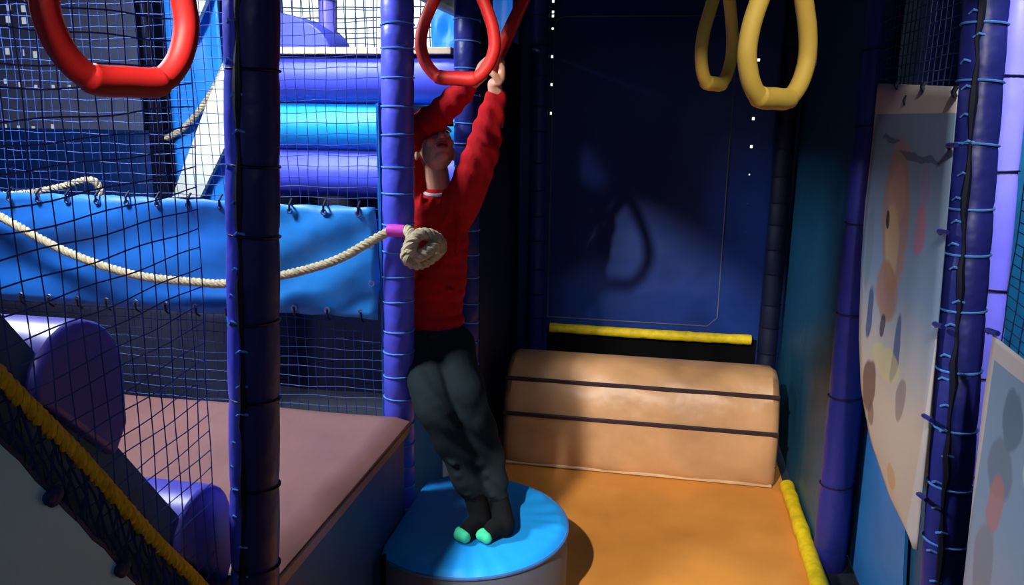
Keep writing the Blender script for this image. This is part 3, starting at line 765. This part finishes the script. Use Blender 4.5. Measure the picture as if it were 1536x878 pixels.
# head frame: looking up and to the image right
HC = P(652, 224, 'y', 2.71)
face = Vector((.42, -.62, .66)).normalized()
crown = Vector((-.30, .50, .80)); crown = (crown-face*crown.dot(face)).normalized()
hx = crown.cross(face).normalized()
HR = Matrix((hx, -face, crown)).transposed()       # local x=side, -y=face, z=crown
def hd(x, y, z): return HC+HR @ Vector((x, y, z))
body = MB()
body.ball(HC+HR @ Vector((0, .012, .018)), (.068, .083, .078), 24, 16, HR)
body.ball(hd(0, -.022, -.03), (.055, .058, .062), 20, 14, HR)
body.ball(hd(0, -.05, -.073), (.026, .022, .02), 14, 10, HR)                # chin
for s in (-1, 1):
    body.ball(hd(s*.03, -.062, -.022), (.02, .014, .018), 12, 8, HR)         # cheeks
    body.ball(hd(s*.068, .012, -.012), (.009, .018, .026), 12, 8, HR)        # ears
    limb(body, [hd(s*.014, -.079, .026), hd(s*.03, -.078, .029), hd(s*.046, -.068, .024)], [.006, .0065, .005], 10, 3)
limb(body, [hd(0, -.078, .016), hd(0, -.086, -.004), hd(0, -.094, -.018)], [.007, .009, .0115], 12, 4)   # nose
for s in (-1, 1): body.ball(hd(s*.010, -.086, -.021), (.007, .008, .006), 10, 8, HR)
limb(body, [hd(0, .03, -.03), J['nk']+Vector((0, .01, .0)), J['ch']+Vector((.02, 0, .06))], [.044, .045, .06], 18)
limb(body, [J['sr'], J['ch']+Vector((0, 0, .08)), J['sl']], [.04, .05, .04]); limb(body, [J['ch']+Vector((0, 0, .06)), J['ch'], J['pel']], [.06, .065, .07])
limb(body, [hipR, knR, anR, heelR], [.055, .042, .03, .022]); limb(body, [hipL, knL, anL, heelL], [.055, .042, .03, .022])
limb(body, [heelR, heelR.lerp(toeR, .7)], [.02, .012]); limb(body, [heelL, heelL.lerp(toeL, .7)], [.02, .012])
def hand(b, bar, axis, wrist, side):
    A = Vector(axis).normalized(); a = (bar-wrist); a = (a-A*a.dot(A)).normalized(); n = A.cross(a).normalized()*side
    G = lambda q, t, w_: bar+A*q+a*t+n*w_
    # palm: from the wrist to below the bar
    for q in (-.020, -.007, .007, .020):
        limb(b, [wrist+A*q*.5, G(q, -.045, .022), G(q, -.012, .026)], [.013, .0125, .0105], 10, 4)
    for k, (q, ln, r) in enumerate(((-.0225, .82, .0072), (-.0075, 1.0, .0078), (.0075, .95, .0076), (.0225, .76, .0066))):
        R = .0155+r*.85; ps = [G(q, -.008, .025)]
        for s in range(7):
            th = math.radians(10+s/6*235*ln); ps.append(G(q*.95, R*math.sin(th)+.001, R*math.cos(th)))
        limb(b, ps, [r*1.1]+[r]*6+[r*.9], 10, 3)
    limb(b, [G(-.026, -.055, .016), G(-.036, -.035, .004), G(-.030, -.024, -.012), G(-.014, -.020, -.022)], [.0125, .0105, .009, .0075], 10, 4)
hand(body, hr, W3n, J['wr'].lerp(hr, .55), -1); hand(body, hl, W3n, J['wl'].lerp(hl, .45), 1)
limb(body, [J['sr'], J['er'], J['wr'], J['wr'].lerp(hr, .55)], [.042, .034, .024, .0205]); limb(body, [J['sl'], J['el'], J['wl'], J['wl'].lerp(hl, .45)], [.042, .034, .025, .0215])
fuse(body, 'body', SKIN, .0032, 4)
for s in (-1, 1):
    e = mesh('eye', mat('eye_white', (235, 232, 228), .2), lambda b: b.ball(hd(s*.029, -.067, .012), .0115, 14, 10), child)
    mesh('iris', mat('iris', (50, 40, 34), .2), lambda b: b.ball(hd(s*.029, -.0765, .012), (.0052, .003, .0052), 12, 8, HR), e)
tag(mesh('lips', mat('lips', (168, 78, 78), .5), lambda b: [limb(b, [hd(-.019, -.076, -.042), hd(-.008, -.085, -.039), hd(0, -.086, -.041), hd(.008, -.085, -.039), hd(.019, -.076, -.042)], [.003, .005, .005, .005, .003], 8, 3),
                                              limb(b, [hd(-.017, -.074, -.048), hd(0, -.083, -.055), hd(.017, -.074, -.048)], [.003, .0055, .003], 8, 3)], child), 'slightly open lips')
mesh('mouth', mat('mouth_inside', (60, 22, 24), .6), lambda b: b.ball(hd(0, -.079, -.0475), (.015, .006, .005), 12, 8, HR), child)
hair = MB()
hair.ball(hd(0, .026, .032), (.074, .082, .076), 24, 16, HR); hair.ball(hd(0, .06, -.01), (.06, .045, .06), 20, 12, HR)
for k in range(9):
    x = -.056+k*.014; limb(hair, [hd(x*.6, -.01, .1), hd(x*.9, -.052, .082), hd(x, -.066, .052+.006*(k % 2))], [.016, .014, .007], 8, 3)
fuse(hair, 'hair', HAIR, .005, 2, disp=lambda c: .0015*math.sin(c.x*300+c.z*200))

# jumper
jm = MB()
ch, pel, nk = J['ch'], J['pel'], J['nk']
rotz = Matrix.Rotation(.12, 3, 'Z')
for t in range(9):
    u = t/8; c = (pel+Vector((-.015, 0, .085))).lerp(nk+Vector((-.012, .02, -.075)), u)
    jm.ball(c, (.122+.008*math.sin(u*3.1), .092, .085), 24, 12, rotz)
jm.ball(pel+Vector((-.012, 0, .075)), (.128, .096, .05), 24, 12, rotz)
limb(jm, [nk+Vector((0, .012, -.055)), nk+Vector((0, .004, -.012))], [.07, .052])
limb(jm, [ch+Vector((-.06, 0, .08)), J['sr'], J['er'], J['er'].lerp(J['wr'], .5), J['wr']], [.08, .068, .056, .048, .039])
limb(jm, [ch+Vector((.06, 0, .08)), J['sl'], J['el'], J['el'].lerp(J['wl'], .5), J['wl']], [.08, .07, .058, .049, .036])
for nm, e, w_ in (('r', J['er'], J['wr']), ('l', J['el'], J['wl'])):            # cuffs
    d = (w_-e).normalized(); limb(jm, [w_-d*.008, w_+d*.010], [.036, .033])
def yfront(x, z): return J['ch'].y-.088
for pts_, r in (([(648, 300), (652, 325), (662, 338), (672, 322), (676, 300)], .012), ([(632, 292), (634, 330), (640, 372)], .013), ([(684, 300), (688, 340), (684, 380)], .012),
                ([(655, 345), (668, 372), (660, 405), (648, 425)], .011), ([(666, 285), (664, 305), (668, 318)], .01), ([(640, 440), (660, 432), (682, 436)], .009)):
    limb(jm, [P(x, y, 'y', yfront(0, 0)+.006) for x, y in pts_], [r*.5]+[r]*(len(pts_)-2)+[r*.5], 8, 5)
def jd(c): return .002*math.sin(c.z*40+c.x*30+2*math.sin(c.x*21))*max(0, min(1, (1.32-c.z)*5)) + .0028*math.sin(c.z*90+c.x*110+c.y*60)*max(0, min(1, (c.z-1.40)*10))
fuse(jm, 'jumper', RED, .0055, 5, disp=jd)
tag(mesh('collar', mat('white_collar', (205, 200, 200), .8), lambda b: b.tube([nk+Vector((.047*math.cos(q), .004+.046*math.sin(q), .008+.012*math.sin(q))) for q in [i*math.pi/12 for i in range(24)]], .0075, 8, closed=True), child), 'pale shirt collar above the jumper')
# trousers
tr = MB()
tr.ball(pel+Vector((-.006, .0, .03)), (.118, .09, .10), 24, 14, rotz); tr.ball(pel+Vector((0, .005, -.05)), (.12, .096, .09), 24, 14, rotz)
for hip, kn, an in ((hipR, knR, anR), (hipL, knL, anL)):
    limb(tr, [hip, hip.lerp(kn, .5)+Vector((0, -.008, 0)), kn, kn.lerp(an, .5)+Vector((.004, .012, 0)), an+(kn-an).normalized()*.05, an+(kn-an).normalized()*.015], [.088, .078, .068, .062, .052, .043], 20, 6)
    d = (an-kn)
    for k, f in enumerate((.05, .16, .55, .68, .80, .90)):       # wrinkles gathered at knee and ankle
        c = kn+d*f; rr = .062-.018*f
        limb(tr, [c+Vector((-rr*.9, -rr*.25, .012*(-1)**k)), c+Vector((0, -rr*.95, -.004)), c+Vector((rr*.9, -rr*.2, .012*(-1)**(k+1)))], [.005, .012, .005], 8, 4)
def td(c): return .003*math.sin(c.z*85+c.x*40+2*math.sin(c.x*30+c.z*20))
fuse(tr, 'trousers', TROU, .0055, 4, disp=td)
# socks
for an, he, to in ((anR, heelR, toeR), (anL, heelL, toeL)):
    s = MB(); k = (knR if an is anR else knL)
    dirf = (to-he); dirf.z = 0; dirf.normalize()
    sd = Vector((-dirf.y, dirf.x, 0))
    limb(s, [an+(k-an).normalized()*.05, an, he+Vector((0, 0, .012))], [.042, .039, .036], 16, 6)
    ball = he.lerp(to, .68)
    limb(s, [he, he.lerp(to, .4)+Vector((0, 0, .014)), ball, to-dirf*.008], [.033, .032, .026, .019], 16, 5)
    limb(s, [he.lerp(to, .5)-sd*.012, ball-sd*.018], [.02, .018], 12, 4); limb(s, [he.lerp(to, .5)+sd*.010, ball+sd*.016], [.02, .018], 12, 4)
    for v in range(len(s.v)):
        x, y, z = s.v[v]; s.v[v] = (x, y, max(z, CZ+.001))
    so = tag(fuse(s, 'sock', SOCK, .0045, 3), 'black sock with a green toe')
    tb = MB(); tb.ball(to-dirf*.012+Vector((0, 0, .002)), (.028, .027, .021), 16, 12, Matrix((dirf, sd, Vector((0, 0, 1)))).transposed())
    limb(tb, [to-dirf*.02-sd*.022, to-dirf*.012+sd*.020], [.018, .019], 12, 4)
    for v in range(len(tb.v)):
        x, y, z = tb.v[v]; tb.v[v] = (x, y, max(z, CZ+.001))
    g = fuse(tb, 'toe_cap', GREEN, .004, 3); g.parent = so; g.matrix_parent_inverse = Matrix.Identity(4)
